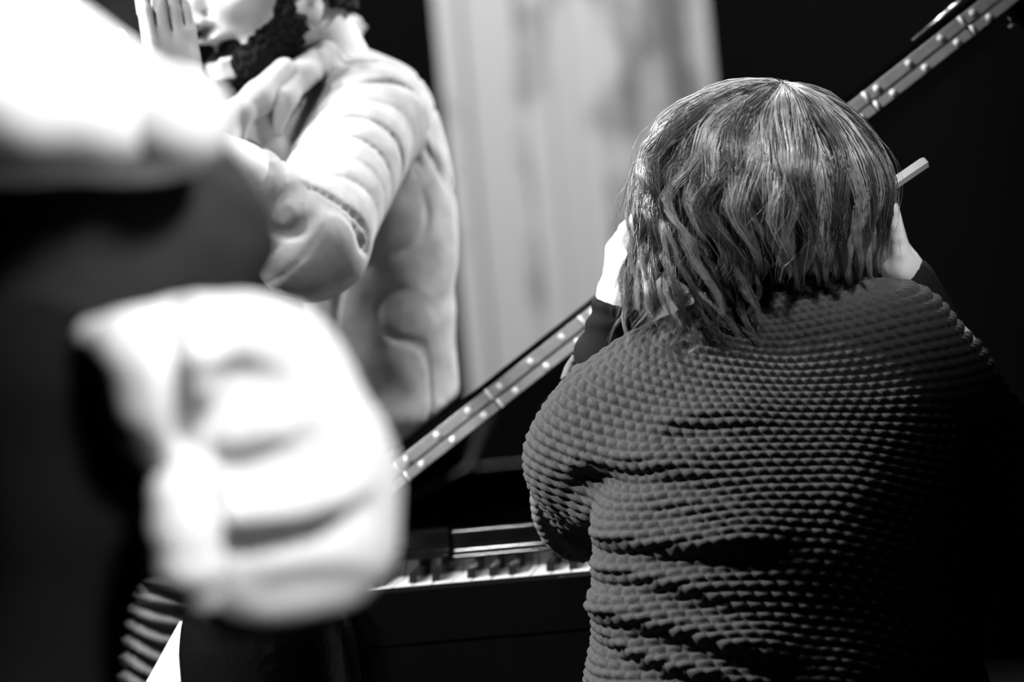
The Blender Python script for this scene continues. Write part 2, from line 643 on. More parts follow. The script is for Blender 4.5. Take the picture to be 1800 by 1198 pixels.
MAT['plaster'] = wall_material()
struct(MB().box(-6, 6, 8.0, 8.2, 0, 5.5).build('wall_back', 'plaster'))
struct(MB().box(-6, 6, 7.90, 8.0, 0, .80, .01).build('trim_4', 'drape'))
for i, (x0, x1, t) in enumerate([(-0.06, 0.10, .05), (0.17, 0.24, .03), (0.52, 0.60, .05)]):
    struct(MB().box(x0, x1, 8.0 - t, 8.0, 0, 5.5, .012).build('trim_%d' % (i + 1), 'plaster'))


def drape(name, x0, x1, y, label, seed):
    n = int((x1 - x0) / 0.02)
    xs = np.linspace(x0, x1, n)
    r = np.random.default_rng(seed)
    ph = np.cumsum(r.uniform(.5, 1.4, n)) * .16
    ys = y + 0.05 * np.sin(ph)
    zs = np.linspace(0.02, 5.2, 8)
    V, F = [], []
    for sdy in (0, .012):
        for z in zs:
            V += [(x, yy * 1.0 + sdy, z) for x, yy in zip(xs, ys)]
    m = len(zs)
    for sd in (0, 1):
        o = sd * n * m
        for j in range(m - 1):
            for i in range(n - 1):
                q = (o + j * n + i, o + j * n + i + 1, o + (j + 1) * n + i + 1, o + (j + 1) * n + i)
                F.append(q if sd == 0 else q[::-1])
    o = n * m
    for j in range(m - 1):
        F.append((j * n, (j + 1) * n, o + (j + 1) * n, o + j * n))
        e = n - 1
        F.append((j * n + e, o + j * n + e, o + (j + 1) * n + e, (j + 1) * n + e))
    return tag(mesh_obj(name, np.array(V), F, 'drape', origin=(x0, y, 0)), label, 'curtain', 'black stage drapes')


drape('stage_drape', -4.5, -0.125, 7.55, 'black stage drape hanging behind the bearded man, left of the pale wall', 1)
drape('stage_drape', 0.60, 4.5, 7.55, 'black stage drape hanging behind the raised piano lid, right of the pale wall', 2)

# ------------------------------------------------------------------ the piano
XL, XR = -0.2025, 1.0195          # ends of the keyboard
KF, KB, KZ = 3.34, 3.49, 0.738    # front and back of the keys, key top height
SP, ST = -0.275, 1.095            # outer sides of the case
RIM = 0.786
piano = thing('grand_piano', 'black lacquered grand piano with raised lid and metal hinge strip, pianist leaning on its keys', 'piano', (-0.24, 3.5, 0))
piano.rotation_euler.z = -math.radians(5.0)


def grand_outline(inset=0.0, y0=3.50, n=26):
    pts = [(SP + inset, y0 + inset)]
    pts.append((ST - inset, y0 + inset))
    for i in range(n + 1):
        t = i / n
        y = y0 + .45 + 1.05 * t
        x = ST - inset - (0.72) * (t * t * (3 - 2 * t)) - 0.0 * t
        pts.append((x, y - inset * (t > .9)))
    for i in range(1, 7):
        a = i / 6 * math.pi / 2
        pts.append((SP + .33 + (ST - .72 - SP - .33 - inset) * math.cos(a), y0 + 1.5 + (.16 - inset) * math.sin(a)))
    pts.append((SP + inset, y0 + 1.66 - inset))
    return pts


out, inn = grand_outline(0, 3.505), grand_outline(.035, 3.505)
n = len(out)
vs, fs = [], []
for z in (.585, RIM):
    vs += [(x, y, z) for x, y in out]
    vs += [(x, y, z) for x, y in inn]
for i in range(n):
    j = (i + 1) % n
    fs += [(i, j, 2 * n + j, 2 * n + i), (n + j, n + i, 3 * n + i, 3 * n + j), (2 * n + i, 2 * n + j, 3 * n + j, 3 * n + i), (j, i, n + i, n + j)]
mesh_obj('case_rim', np.array(vs), fs, 'lacquer', piano, smooth=False)
MB().prism(grand_outline(.034, 3.505), .60, .62).build('case_bottom', 'lacquer_soft', piano)
MB().prism(grand_outline(.036, 3.53), .70, .71).build('soundboard', 'felt', piano)
MB().box(SP, ST, 3.313, 3.52, .60, .675).build('key_bed', 'lacquer', piano)
MB().box(XL - .004, XR + .004, 3.312, 3.334, .672, .7402, .004).build('key_slip', 'lacquer', piano)
for x0, x1 in ((SP, XL - .004), (XR + .004, ST)):
    b = MB()
    prof = [(3.30, .674), (3.30, .735), (3.31, .752), (3.33, .760), (3.45, .762), (3.47, .772), (3.49, .786), (3.56, .786), (3.56, .674)]
    m = len(prof)
    b.add([(x0, y, z) for y, z in prof] + [(x1, y, z) for y, z in prof], [tuple(range(m)), tuple(range(2 * m - 1, m - 1, -1))] + [(i, m + i, m + (i + 1) % m, (i + 1) % m) for i in range(m)])
    b.build('cheek', 'lacquer', piano)
# fallboard: a concave polished board with two rounded lips
prof = [(3.492, .728), (3.491, .750), (3.4885, .752), (3.4875, .755), (3.4885, .758), (3.492, .760), (3.500, .764), (3.502, .770), (3.502, .784), (3.5028, .7865), (3.5045, .7885), (3.507, .7895), (3.515, .790), (3.521, .789), (3.528, .785), (3.528, .728)]
for nm, x0, x1 in (('fallboard', -0.094, XR + .003), ('fallboard_end', XL - .003, -0.100)):
    b = MB()
    m = len(prof)
    dz = 0 if nm == 'fallboard' else .003
    b.add([(x0, y, z + dz) for y, z in prof] + [(x1, y, z + dz) for y, z in prof], [tuple(range(m)), tuple(range(2 * m - 1, m - 1, -1))] + [(i, m + i, m + (i + 1) % m, (i + 1) % m) for i in range(m)])
    nv = len(b.v)
    b.v += [v_.copy() for v_ in b.v]
    b.f[0] = tuple(i_ + nv for i_ in b.f[0])
    b.f[1] = tuple(i_ + nv for i_ in b.f[1])
    b.build(nm, 'lacquer', piano, smooth=True)
# keys
wk = None
bk = None
for i in range(52):
    x = XL + .0235 * i
    if wk is None:
        wk = MB().box(x + .0005, x + .023, KF, KB + .01, KZ - .02, KZ, .0012).build('white_key', 'ivory', piano)
    else:
        o = wk.copy()
        COL.objects.link(o)
        o.location = (.0235 * i, 0, 0)
    if i % 7 in (0, 2, 3, 5, 6) and i < 51:
        off = {0: .0, 2: -.002, 3: .002, 5: -.0025, 6: 0.0}[i % 7]
        xc = XL + .0235 * (i + 1) + off
        if bk is None:
            b = MB()
            V = []
            for y, z, w in ((KF + .050, KZ, .0055), (KF + .056, KZ + .0115, .0045), (KB + .01, KZ + .0125, .0045), (KB + .01, KZ - .002, .0055), (KF + .050, KZ - .002, .0055)):
                V += [(xc - w, y, z), (xc + w, y, z)]
            b.add(V, [(0, 1, 3, 2), (2, 3, 5, 4), (4, 5, 7, 6), (6, 7, 9, 8), (8, 9, 1, 0), (0, 2, 4, 6, 8), (9, 7, 5, 3, 1)])
            bk = b.build('black_key', 'ebony', piano)
            bkx = xc
        else:
            o = bk.copy()
            COL.objects.link(o)
            o.location = (xc - bkx, 0, 0)
# lid: leaf on the hinge side low, opened towards the right
LA = math.radians(32.8)
LH = np.array([-0.24, 0, 0.790])
lx = np.array([math.cos(LA), 0, math.sin(LA)])     # across the lid
lz = np.array([-math.sin(LA), 0, math.cos(LA)])    # out of its upper side
ly = np.array([0, 1.0, 0])
LY = 3.50
T1, T2 = .0150, .0230                              # lid, folded front flap


def lid_pt(s, y, z):
    return LH + s * lx + np.array([0, y, 0]) + z * lz


def slab(outline, z0, z1):
    b = MB()
    m = len(outline)
    b.add([lid_pt(s, y, z0) for s, y in outline] + [lid_pt(s, y, z1) for s, y in outline], [tuple(range(m - 1, -1, -1)), tuple(range(m, 2 * m))] + [(i, (i + 1) % m, m + (i + 1) % m, m + i) for i in range(m)])
    return b


LW = 1.38
ol = [(0, LY), (LW, LY), (LW, LY + .42)]
for i in range(1, 21):
    t = i / 20
    ol.append((LW - .74 * (t * t * (3 - 2 * t)), LY + .42 + 1.08 * t))
ol += [(.52, LY + 1.62), (.33, LY + 1.67), (0, LY + 1.67)]
lid = slab(ol, -.0005, T1).build('lid', 'lacquer', piano)
flap = slab([(.0, LY), (LW, LY), (LW, LY + .40), (0, LY + .40)], T1 + .0008, T1 + T2).build('lid_flap', 'lacquer', piano)
SEG = .1457
s0 = .115 - SEG
k = 0
pl0 = {}
while s0 + SEG * k < LW - .02:
    a = max(s0 + SEG * k, .004)
    e = min(s0 + SEG * (k + 1), LW - .004)
    for row, (z0, z1, par) in enumerate(((0.0012, T1 - .0022, lid), (T1 + .0012, T1 + .0152, flap))):
        c = lid_pt((a + e) / 2, LY - .0012, (z0 + z1) / 2)
        MB().obox(c, lx * ((e - a) / 2 - .0008), ly * .0014, lz * (z1 - z0) / 2, .0006).build('hinge_plate', 'hinge', par)
        off = 0.0 if row == 0 else -.012
        for j in range(3):
            ss = s0 + SEG * k + SEG * (j + .5) / 3 + off + .004
            if ss < .012 or ss > LW - .012:
                continue
            c = lid_pt(ss, LY - .0026, z0 + (z1 - z0) * (.5 if row == 0 else .52))
            if 'screw' not in pl0:
                b = MB()
                m = 8
                vv = []
                for rr, hh in ((.0044, 0), (.0040, -.0014), (.0022, -.0023)):
                    vv += [c + rr * (math.cos(2 * math.pi * q / m) * lx + math.sin(2 * math.pi * q / m) * lz) + np.array([0, hh, 0]) for q in range(m)]
                b.add(vv, [(r * m + q, r * m + (q + 1) % m, (r + 1) * m + (q + 1) % m, (r + 1) * m + q) for r in range(2) for q in range(m)] + [tuple(range(2 * m, 3 * m))])
                o = b.build('screw', 'screw', par, smooth=True)
                pl0['screw'] = (o, c)
            else:
                o = pl0['screw'][0].copy()
                COL.objects.link(o)
                o.parent = par
                o.location = c - pl0['screw'][1]
        if s0 + SEG * k > .02:
            aa = lid_pt(s0 + SEG * k + (0.004 if row == 0 else 0), LY - .0030, z0 - .0004)
            bb = lid_pt(s0 + SEG * k + (0.004 if row == 0 else 0), LY - .0030, z1 + .0004)
            MB().tube([aa, bb], .0023, 6).build('hinge_pin', 'screw', par, smooth=True)
    k += 1
MB().tube([lid_pt(.004, LY - .0015, T1 + .0), lid_pt(LW - .004, LY - .0015, T1 + .0)], .0016, 8).build('hinge_knuckle', 'hinge_dark', lid, smooth=True)
# chrome strip imitating the highlight on the flap's edge, lock plate under the lid
MB().tube([lid_pt(.93, LY + .006, T1 + T2 + .005), lid_pt(1.01, LY + .006, T1 + T2 + .0065), lid_pt(1.10, LY + .006, T1 + T2 + .0065), lid_pt(1.19, LY + .006, T1 + T2 + .004)], [.0012, .003, .003, .001], 8).build('flap_highlight', 'metal', flap, smooth=True)
MB().tube([lid_pt(1.03, LY + .012, -.016), lid_pt(1.045, LY + .012, -.016)], .0035, 10).tube([lid_pt(1.0375, LY + .012, -.016), lid_pt(1.0375, LY + .012, 0)], .002, 8).build('lid_knob', 'metal', lid, smooth=True)
MB().tube([(1.02, 4.0, .70), lid_pt(1.12, 4.0, 0)], .011, 10).build('prop_stick', 'lacquer_soft', piano, smooth=True)
for x, y in ((SP + .16, 3.62), (ST - .16, 3.62), (SP + .36, 4.85)):
    zz = [.60, .55, .50, .45, .30, .12, .07, .05, .03]
    MB().tube([(x, y, z) for z in zz], [.06, .06, .052, .062, .05, .036, .044, .03, .03], 16).build('leg', 'lacquer', piano, smooth=True)
    MB().tube([(x - .012, y, .03), (x + .012, y, .03)], .029, 14).build('caster', 'metal', piano, smooth=True)
xm = (SP + ST) / 2
ly_ = MB().box(xm - .10, xm + .10, 3.66, 3.70, .08, .13, .008)
for q in (-.07, -.03, .03, .07):
    ly_.tube([(xm + q, 3.68, .12), (xm + q * 1.2, 3.68, .60)], .010, 8)
ly_.build('pedal_lyre', 'lacquer', piano)
for q in (-.05, 0, .05):
    MB().box(xm + q - .012, xm + q + .012, 3.57, 3.67, .085, .095, .003).build('pedal', 'metal', piano)

# ------------------------------------------------------------------ seats and small things in the room
BX = 0.30
bench = thing('piano_bench', 'low black padded bench under the seated pianist', 'bench', (BX, 2.98, 0))
MB().box(BX - .30, BX + .30, 2.83, 3.15, .42, .455, .006).build('seat_frame', 'lacquer', bench)
MB().box(BX - .29, BX + .29, 2.84, 3.14, .455, .485, .012).build('cushion', 'leather', bench)
for sx in (-.27, .27):
    for sy in (2.86, 3.12):
        MB().tube([(BX + sx, sy, .42), (BX + sx, sy, .0)], [.022, .016], 10).build('leg', 'lacquer', bench, smooth=True)

sc = P(470, 1140, 3.0)
stool = thing('bar_stool', 'tall stool with a thick glossy black padded seat beside the piano', 'stool', (sc[0], 3.0, 0))
SZ = P(305, 1052, 2.96)[2]
SRX = sc[0] - P(309, 1130, 3.0)[0]
S = SDF((sc[0] - .2, 2.8, SZ - .23), (sc[0] + .2, 3.2, SZ + .05), .006)
S.loft([(SZ - .20, sc[0], 3.0, SRX - .012, SRX - .012), (SZ - .17, sc[0], 3.0, SRX - .004, SRX - .004), (SZ - .11, sc[0], 3.0, SRX, SRX), (SZ - .06, sc[0], 3.0, SRX - .003, SRX - .003), (SZ, sc[0], 3.0, SRX - .012, SRX - .012)], 0)
V, F = S.mesh(3)
V = V + normals(V, F) * (.0025 * (vnoise(V, 26, 5) - .5))[:, None]
mesh_obj('cushion', V, F, 'leather', stool)
MB().tube([(sc[0], 3.0, SZ - .195), (sc[0], 3.0, SZ - .22)], .08, 24).build('seat_plate', 'lacquer', stool)
for a in range(4):
    w = math.pi / 4 + a * math.pi / 2
    MB().tube([(sc[0] + .08 * math.cos(w), 3 + .08 * math.sin(w), SZ - .205), (sc[0] + .17 * math.cos(w), 3 + .17 * math.sin(w), 0)], .013, 10).build('leg', 'lacquer', stool, smooth=True)
MB().tube([(sc[0] + .14 * math.cos(w), 3 + .14 * math.sin(w), .25) for w in np.linspace(0, 2 * math.pi, 25)], .008, 8, False).build('foot_ring', 'metal', stool, smooth=True)

# white cloth hanging from the back of the stool, seen as a bright wedge
tp, b0, b1 = P(306, 1100, 3.10), P(250, 1200, 3.10), P(340, 1200, 3.10)
n = 14
V, F = [], []
for sd in (0, 1):
    for j in range(10):
        t = j / 9
        zt = 1.6 * t
        for i in range(n):
            q = i / (n - 1)
            L_ = tp + (b0 - tp) * zt
            R_ = tp + np.array([.03, 0, 0]) + (b1 - tp) * zt
            p = L_ + (R_ - L_) * q
            p[1] += .010 * math.sin(q * 9 + t * 2) * t + .006 * sd + .05 - .10 * q
            V.append(p)
for sd in (0, 1):
    for j in range(9):
        for i in range(n - 1):
            a = sd * n * 10 + j * n + i
            q = (a, a + n, a + n + 1, a + 1)
            F.append(q if sd == 0 else q[::-1])
o = n * 10
for j in range(9):
    F.append((j * n, o + j * n, o + (j + 1) * n, (j + 1) * n))
    F.append((j * n + n - 1, (j + 1) * n + n - 1, o + (j + 1) * n + n - 1, o + j * n + n - 1))
tag(mesh_obj('cloth', np.array(V), F, 'white', origin=tp), 'white cloth hanging in a narrow wedge beside the black padded stool', 'cloth')

# ------------------------------------------------------------------ the pianist
DP = 3.0
pian = thing('person', 'seated pianist seen from behind in a chunky charcoal knit sweater, head resting on a hand', 'person', (BX, 3.05, 0))
HO = P(1350, 385, 3.10)                      # between the ears
h_up = nrm(P(1378, 175, 3.06) - HO)
h_fw = nrm(np.array([-.06, 1, -.35]))
S = SDF((-.10, 2.80, .0), (.75, 3.80, 1.30), .006)
sd_head(S, HO, h_fw, h_up, 1.0)
NB = P(1385, 600, 3.07)
S.cone(HO + .02 * np.array([0, -1, 0]) - .05 * h_up, NB, .058, .062, .03)
S.loft([(.50, BX, 3.0, .16, .11), (.62, BX, 3.01, .15, .105), (.78, .285, 3.03, .15, .10), (.92, .275, 3.07, .16, .10), (.985, .27, 3.08, .10, .07)], .03)
shl, shr = P(1075, 765, 3.10), P(1640, 640, 3.08)
S.cone(shl, shr, .05, .05, .03)
ell_, wrl = P(1015, 925, 3.26), P(1092, 528, 3.17)
elr, wrr = P(1800, 880, 3.27), P(1585, 470, 3.18)
S.cone(shl, ell_, .048, .036, .02)
S.cone(ell_, wrl, .036, .024, .015)
S.cone(shr, elr, .048, .036, .02)
S.cone(elr, wrr, .036, .024, .015)
hdl = P(1170, 425, 3.16) - wrl
sd_hand(S, wrl, P(1165, 470, 3.20) - wrl, np.array([.2, .75, -.5]), np.array([-.35, .35, .85]), (.35, .4, .45, .5), 1.08)
sd_hand(S, wrr, P(1560, 350, 3.16) - wrr, np.array([-.9, .2, .1]), np.array([0, .9, .3]), (.35, .4, .45, .5), .92)
for q in (-.09, .09):
    S.cone((BX + q, 3.02, .555), (BX + q * 1.2, 3.36, .535), .075, .052, .02)
    S.cone((BX + q * 1.2, 3.36, .535), (BX + q * 1.2, 3.44, .09), .050, .034, .02)
    S.cone((BX + q * 1.2, 3.43, .05), (BX + q * 1.2, 3.60, .035), .035, .028, .015)
V, F = S.mesh(3)
mesh_obj('body', V, F, 'skin', pian)
L = lambda a, b, c: HO + a * nrm(h_fw) + b * np.cross(nrm(h_fw), nrm(h_up - np.dot(h_up, nrm(h_fw)) * nrm(h_fw))) + c * nrm(h_up - np.dot(h_up, nrm(h_fw)) * nrm(h_fw))
for q in (-1, 1):
    mesh_eye = SDF(L(.08, q * .031, .001) - .02, L(.08, q * .031, .001) + .02, .003)
    mesh_eye.ell(L(.080, q * .031, .001), (.0118, .0118, .0118), None, 0)
    V, F = mesh_eye.mesh(1)
    mesh_obj('eye', V, F, 'eye', pian)

# trousers and shoes
S = SDF((-.05, 2.80, .05), (.65, 3.60, .72), .010)
S.loft([(.488, BX, 3.0, .165, .125), (.56, BX, 3.0, .17, .125), (.68, BX, 3.01, .16, .115)], .02)
for q in (-.09, .09):
    S.cone((BX + q, 3.02, .565), (BX + q * 1.2, 3.36, .535), .078, .060, .03)
    S.cone((BX + q * 1.2, 3.36, .535), (BX + q * 1.2, 3.44, .11), .060, .050, .02)
V, F = S.mesh(3)
mesh_obj('trousers', V, F, 'trousers', pian)
for q in (-.09, .09):
    S = SDF((BX + q * 1.2 - .07, 3.34, .0), (BX + q * 1.2 + .07, 3.70, .16), .006)
    x = BX + q * 1.2
    S.cone((x, 3.43, .05), (x, 3.62, .038), .042, .034, .02).cone((x, 3.43, .05), (x, 3.44, .10), .042, .040, .02)
    S.cut((0, 0, .003), (0, 0, -1))
    V, F = S.mesh(2)
    mesh_obj('shoe', V, F, 'shoe', pian)

# sweater
S = SDF((-.10, 2.78, .48), (.75, 3.42, 1.10), .0073)
rows = []
for px, py, w, dep in ((1378, 1420, .210, .135), (1376, 1300, .209, .135), (1374, 1198, .213, .135), (1376, 1120, .208, .132), (1378, 1040, .203, .130), (1376, 950, .200, .128), (1374, 860, .200, .126), (1372, 780, .198, .120), (1372, 710, .190, .110), (1376, 650, .165, .090), (1382, 600, .12, .070)):
    c = P(px, py, DP + .03)
    yc = DP + .02 + .05 * max(0, (900 - py) / 300.0)
    rows.append((c[2], c[0], yc, w, dep))
rows.sort()
S.loft(rows, .03)
top = [(1012, 815, 3.10, .050), (1080, 760, 3.09, .064), (1180, 712, 3.08, .073), (1300, 664, 3.075, .078), (1450, 630, 3.07, .075), (1568, 614, 3.07, .064), (1632, 672, 3.085, .056), (1715, 790, 3.12, .056), (1752, 900, 3.17, .060), (1760, 985, 3.20, .050)]
S.chain([P(a, b, c) for a, b, c, r in top], [r for *_, r in top], .045)
S.cone(P(1395, 600, 3.09), P(1392, 560, 3.09), .074, .070, .04)
S.cone(P(1028, 800, 3.10), P(1030, 905, 3.24), .060, .047, .03)
S.cone(P(1080, 740, 3.12), P(1050, 700, 3.19), .05, .045, .03)
V, F = S.mesh(4)
V, F = subdivide(V, F, 2)
N = normals(V, F)
# folds across the back
folds = [
    ([(1010, 822), (1060, 812), (1130, 810), (1230, 825), (1310, 842)], .010, 15),
    ([(1170, 742), (1250, 728), (1340, 734), (1400, 742)], .006, 13),
    ([(1020, 938), (1080, 946), (1170, 952), (1280, 948), (1360, 938), (1430, 918)], .012, 15),
    ([(1040, 1000), (1110, 1000), (1190, 1018), (1290, 1048), (1360, 1056)], .009, 16),
    ([(1000, 1062), (1090, 1078), (1190, 1098), (1290, 1122), (1360, 1134), (1440, 1130)], .014, 17),
    ([(1000, 1105), (1050, 1108), (1110, 1138), (1200, 1166), (1320, 1182), (1420, 1178)], .012, 16),
    ([(1150, 865), (1230, 880), (1330, 890)], .005, 18),
]
disp = np.zeros(len(V))
back = np.clip(-N[:, 1] * 1.6 + .2, 0, 1)
for pl, amp, wpx in folds:
    q = np.array([P(a, b, 2.92) for a, b in pl])
    zc = np.interp(V[:, 0], q[:, 0], q[:, 2])
    for _ in range(1):
        pass
    x0, x1 = q[0, 0], q[-1, 0]
    w = 1.75 * wpx / FPX * 2.92
    edge = np.clip((V[:, 0] - x0 + .02) / .03, 0, 1) * np.clip((x1 - V[:, 0]) / .09, 0, 1)
    edge = edge * edge * (3 - 2 * edge)
    t = (V[:, 2] - zc) / w
    prof_ = np.where(t > 0, np.exp(-(t / 1.9) ** 2), np.exp(-(t / .7) ** 2)) - .7 * np.exp(-((t + 1.35) / .75) ** 2)
    disp += amp * prof_ * edge * back
disp += .004 * (vnoise(V, 14, 2) - .5) * 2
V = V + N * (disp * 1.0)[:, None]
N = normals(V, F)
# knit: staggered stitches
th = np.arctan2(V[:, 0] - .27, 3.13 - V[:, 1])
th = np.clip(th, -2.2, 2.2)
A = .21 * th + .004 * (vnoise(V, 22, 8) - .5)
B = V[:, 2] + .85 * (V[:, 1] - 2.90) * np.cos(np.clip(th, -1.57, 1.57)) ** 2 + .004 * (vnoise(V, 18, 4) - .5) + .14 * A
PR, PC = .0112, .0138
r = B / PR
ri = np.floor(r)
fr = r - ri - .5
c = A / PC + .5 * (ri % 2) + .28 * fr
fc = c - np.floor(c) - .5
st = (.22 + .78 * np.clip(1 - (2.0 * fc) ** 2, 0, 1) ** .8) * np.clip(1 - np.abs(2 * (fr - .08)) ** 1.8, 0, 1)
V = V + N * (.0050 * (st - .35) * (1 + .25 * (vnoise(V, 60, 6) - .5)))[:, None]
sweater = mesh_obj('sweater', V, F, 'knit', pian)

# plaited trim round the sleeve opening
def braid(pts, rad, name, turns):
    pts = np.array(pts)
    m = 90
    t = np.linspace(0, 1, m)
    k = np.linspace(0, 1, len(pts))
    # smooth interpolation
    c = np.stack([np.interp(t, k, pts[:, i]) for i in range(3)], 1)
    for _ in range(12):
        c[1:-1] = (c[:-2] + c[2:] + 2 * c[1:-1]) / 4
    b = MB()
    tg = np.gradient(c, axis=0)
    for ph in (0, 2.09, 4.19):
        path = []
        for i in range(m):
            a = nrm(np.cross(tg[i], (0, 1, .2)))
            bb = nrm(np.cross(tg[i], a))
            w = turns * 2 * math.pi * t[i] + ph
            path.append(c[i] + rad * .62 * (math.cos(w) * a + .7 * math.sin(2 * w) * bb))
        b.tube(path, rad * .62, 7)
    return b.build(name, 'trim', pian, smooth=True)


braid([P(1034, 618, 3.22), P(1015, 630, 3.20), P(1003, 648, 3.19), P(996, 668, 3.17)], .0062, 'sleeve_trim', 4)
braid([P(958, 830, 3.17), P(950, 870, 3.175), P(955, 910, 3.18), P(972, 944, 3.19), P(1000, 966, 3.20), P(1030, 970, 3.21)], .0105, 'sleeve_trim', 5)

# black undersleeves
S = SDF((-.10, 3.05, .70), (.75, 3.42, 1.20), .005)
cl = nrm(wrl - ell_)
S.cone(P(1030, 915, 3.26), P(1075, 640, 3.20), .036, .040, .02)
S.cone(P(1075, 640, 3.20), wrl + .004 * cl, .040, .030, .02)
S.cut(wrl - .002 * cl, cl + .25 * np.array([.35, 0, .6]))
V, F = S.mesh(3)
t_, d_ = seg_param(V, ell_, wrl)
V = V + normals(V, F) * (.0018 * np.sin(t_ * 55 + 6 * vnoise(V, 30, 1)))[:, None]
mesh_obj('undersleeve', V, F, 'undersleeve', pian)
S = SDF((-.10, 3.05, .70), (.75, 3.42, 1.20), .006)
S.cone(elr, wrr - .02 * nrm(wrr - elr), .046, .030, .02)
V, F = S.mesh(3)
mesh_obj('undersleeve', V, F, 'undersleeve', pian)

# hair: an under-layer and some thousand strands gathered into wavy locks
HC = P(1347, 330, 3.075)
hu = nrm(P(1372, 170, 3.05) - HC)
hf = nrm(np.array([0, 1.0, 0]) - np.dot([0, 1.0, 0], hu) * hu)
hr = np.cross(hf, hu)
RX, RY, RZ = .121, .120, .112
S = SDF(HC - .22, HC + .2, .006)
S.ell(HC - .016 * hu, (RX - .022, RY - .020, RZ - .008), (hr, hf, hu), 0)
S.cone(HC - .02 * hu, P(1372, 500, 3.09), .085, .055, .03)
S.cone(HC - .04 * hu - .04 * hr, P(1230, 450, 3.10), .065, .035, .03)
V, F = S.mesh(3)
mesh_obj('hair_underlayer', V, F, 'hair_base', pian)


def locks(nl, per, a_rng, phi_rng, drop_fn, wave_fn, lam, rad0, strand_r, spread, seed, lift=(0, .012), seg=15, tilt=0.0):
    r = np.random.default_rng(seed)
    a = r.uniform(*a_rng, nl)
    phi0 = r.uniform(*phi_rng, nl)
    drop = drop_fn(a, r)
    wav = wave_fn(a, r)
    lam_ = lam * r.uniform(.8, 1.3, nl)
    ph = r.uniform(0, 6.28, nl)
    up_ = r.uniform(*lift, nl)
    pe = 1.62
    rad = .120
    # strands
    idx = np.repeat(np.arange(nl), per)
    ns = len(idx)
    ox, oy = r.normal(0, 1, ns), r.normal(0, 1, ns)
    nr_ = np.sqrt(ox * ox + oy * oy) + 1e-6
    sc_ = np.minimum(nr_, 1.6) / nr_
    ox, oy = ox * sc_, oy * sc_
    s = np.linspace(0, 1, seg)[None, :]
    A_ = a[idx][:, None]
    Le = rad * (pe - phi0[idx][:, None])
    LT = Le + drop[idx][:, None] * r.uniform(.86, 1.08, ns)[:, None]
    d = s * LT
    phi = np.minimum(phi0[idx][:, None] + d / rad, pe)
    below = np.maximum(d - Le, 0)
    wgt = np.clip(d / .17, 0, 1) ** 1.5
    lat = wav[idx][:, None] * wgt * np.sin(2 * math.pi * d / lam_[idx][:, None] + ph[idx][:, None])
    rdl = wav[idx][:, None] * .4 * wgt * np.cos(2 * math.pi * d / lam_[idx][:, None] + ph[idx][:, None])
    tipw = np.clip(1.25 - s * 1.05, .14, 1) * np.clip(.55 + s * 2.0, 0, 1)
    jit = r.normal(0, 1, (ns, 1))
    lat = lat + ox[:, None] * spread * tipw + .0022 * jit * s * np.sin(5 * s + 3 * jit)
    rdl = rdl + oy[:, None] * spread * .55 * tipw + up_[idx][:, None] * np.sin(np.minimum(s * 1.4, 1) * 1.57)
    rdl = rdl - .012 * np.clip(1 - d / .022, 0, 1) * (phi0[idx][:, None] > .33)
    rdl = rdl - .22 * below * (1 - 1.5 * below)
    fl_ = np.clip((-.5 - a[idx]) / .6, 0, 1)[:, None]
    rdl = rdl + fl_ * below * .50
    A2 = A_ + lat / (rad * np.maximum(np.sin(phi), .35)) + tilt * s
    kx = np.sin(phi) ** np.where(phi < 1.57, 1.28, 1.0)
    er = np.stack([np.sin(A2), -np.cos(A2)], -1)
    pos = HC + (RX + rdl)[..., None] * (kx * er[..., 0])[..., None] * hr + (RY + rdl)[..., None] * (kx * er[..., 1])[..., None] * hf + (RZ + rdl)[..., None] * np.cos(phi)[..., None] * hu
    pos = pos - below[..., None] * np.array([0, 0, 1.0])
    # tubes with three sides
    tg = np.gradient(pos, axis=1)
    tg /= np.linalg.norm(tg, axis=2, keepdims=True) + 1e-9
    ref = pos - HC
    b1 = np.cross(tg, ref)
    b1 /= np.linalg.norm(b1, axis=2, keepdims=True) + 1e-9
    b2 = np.cross(tg, b1)
    rr = strand_r * r.uniform(.6, 1.3, ns)[:, None] * np.clip(1.25 - s ** 2 * 1.15, .12, 1)
    ring = []
    for q in range(3):
        w = 2 * math.pi * q / 3
        ring.append(pos + rr[..., None] * (math.cos(w) * b1 + math.sin(w) * b2))
    VV = np.stack(ring, 2).reshape(-1, 3)
    base = (np.arange(ns)[:, None, None] * seg * 3 + np.arange(seg - 1)[None, :, None] * 3)
    q = np.arange(3)[None, None, :]
    q2 = (q + 1) % 3
    FF = np.stack([base + q, base + q2, base + 3 + q2, base + 3 + q], -1).reshape(-1, 4)
    tone = (r.random(nl) < .42).astype(np.int32)
    return VV, FF, np.repeat(tone[idx], (seg - 1) * 3)


def drop_back(a, r):
    # long and loose on the left, an even fringe on the right
    left = np.clip((-.15 - a) / .5, 0, 1)
    return .058 + .012 * r.normal(0, 1, len(a)) * .6 + left * r.uniform(-.01, .085, len(a))


def wave_back(a, r):
    left = np.clip((.10 - a) / .7, 0, 1)
    return .0055 + .014 * left * r.uniform(.4, 1.2, len(a)) + .003 * r.random(len(a))


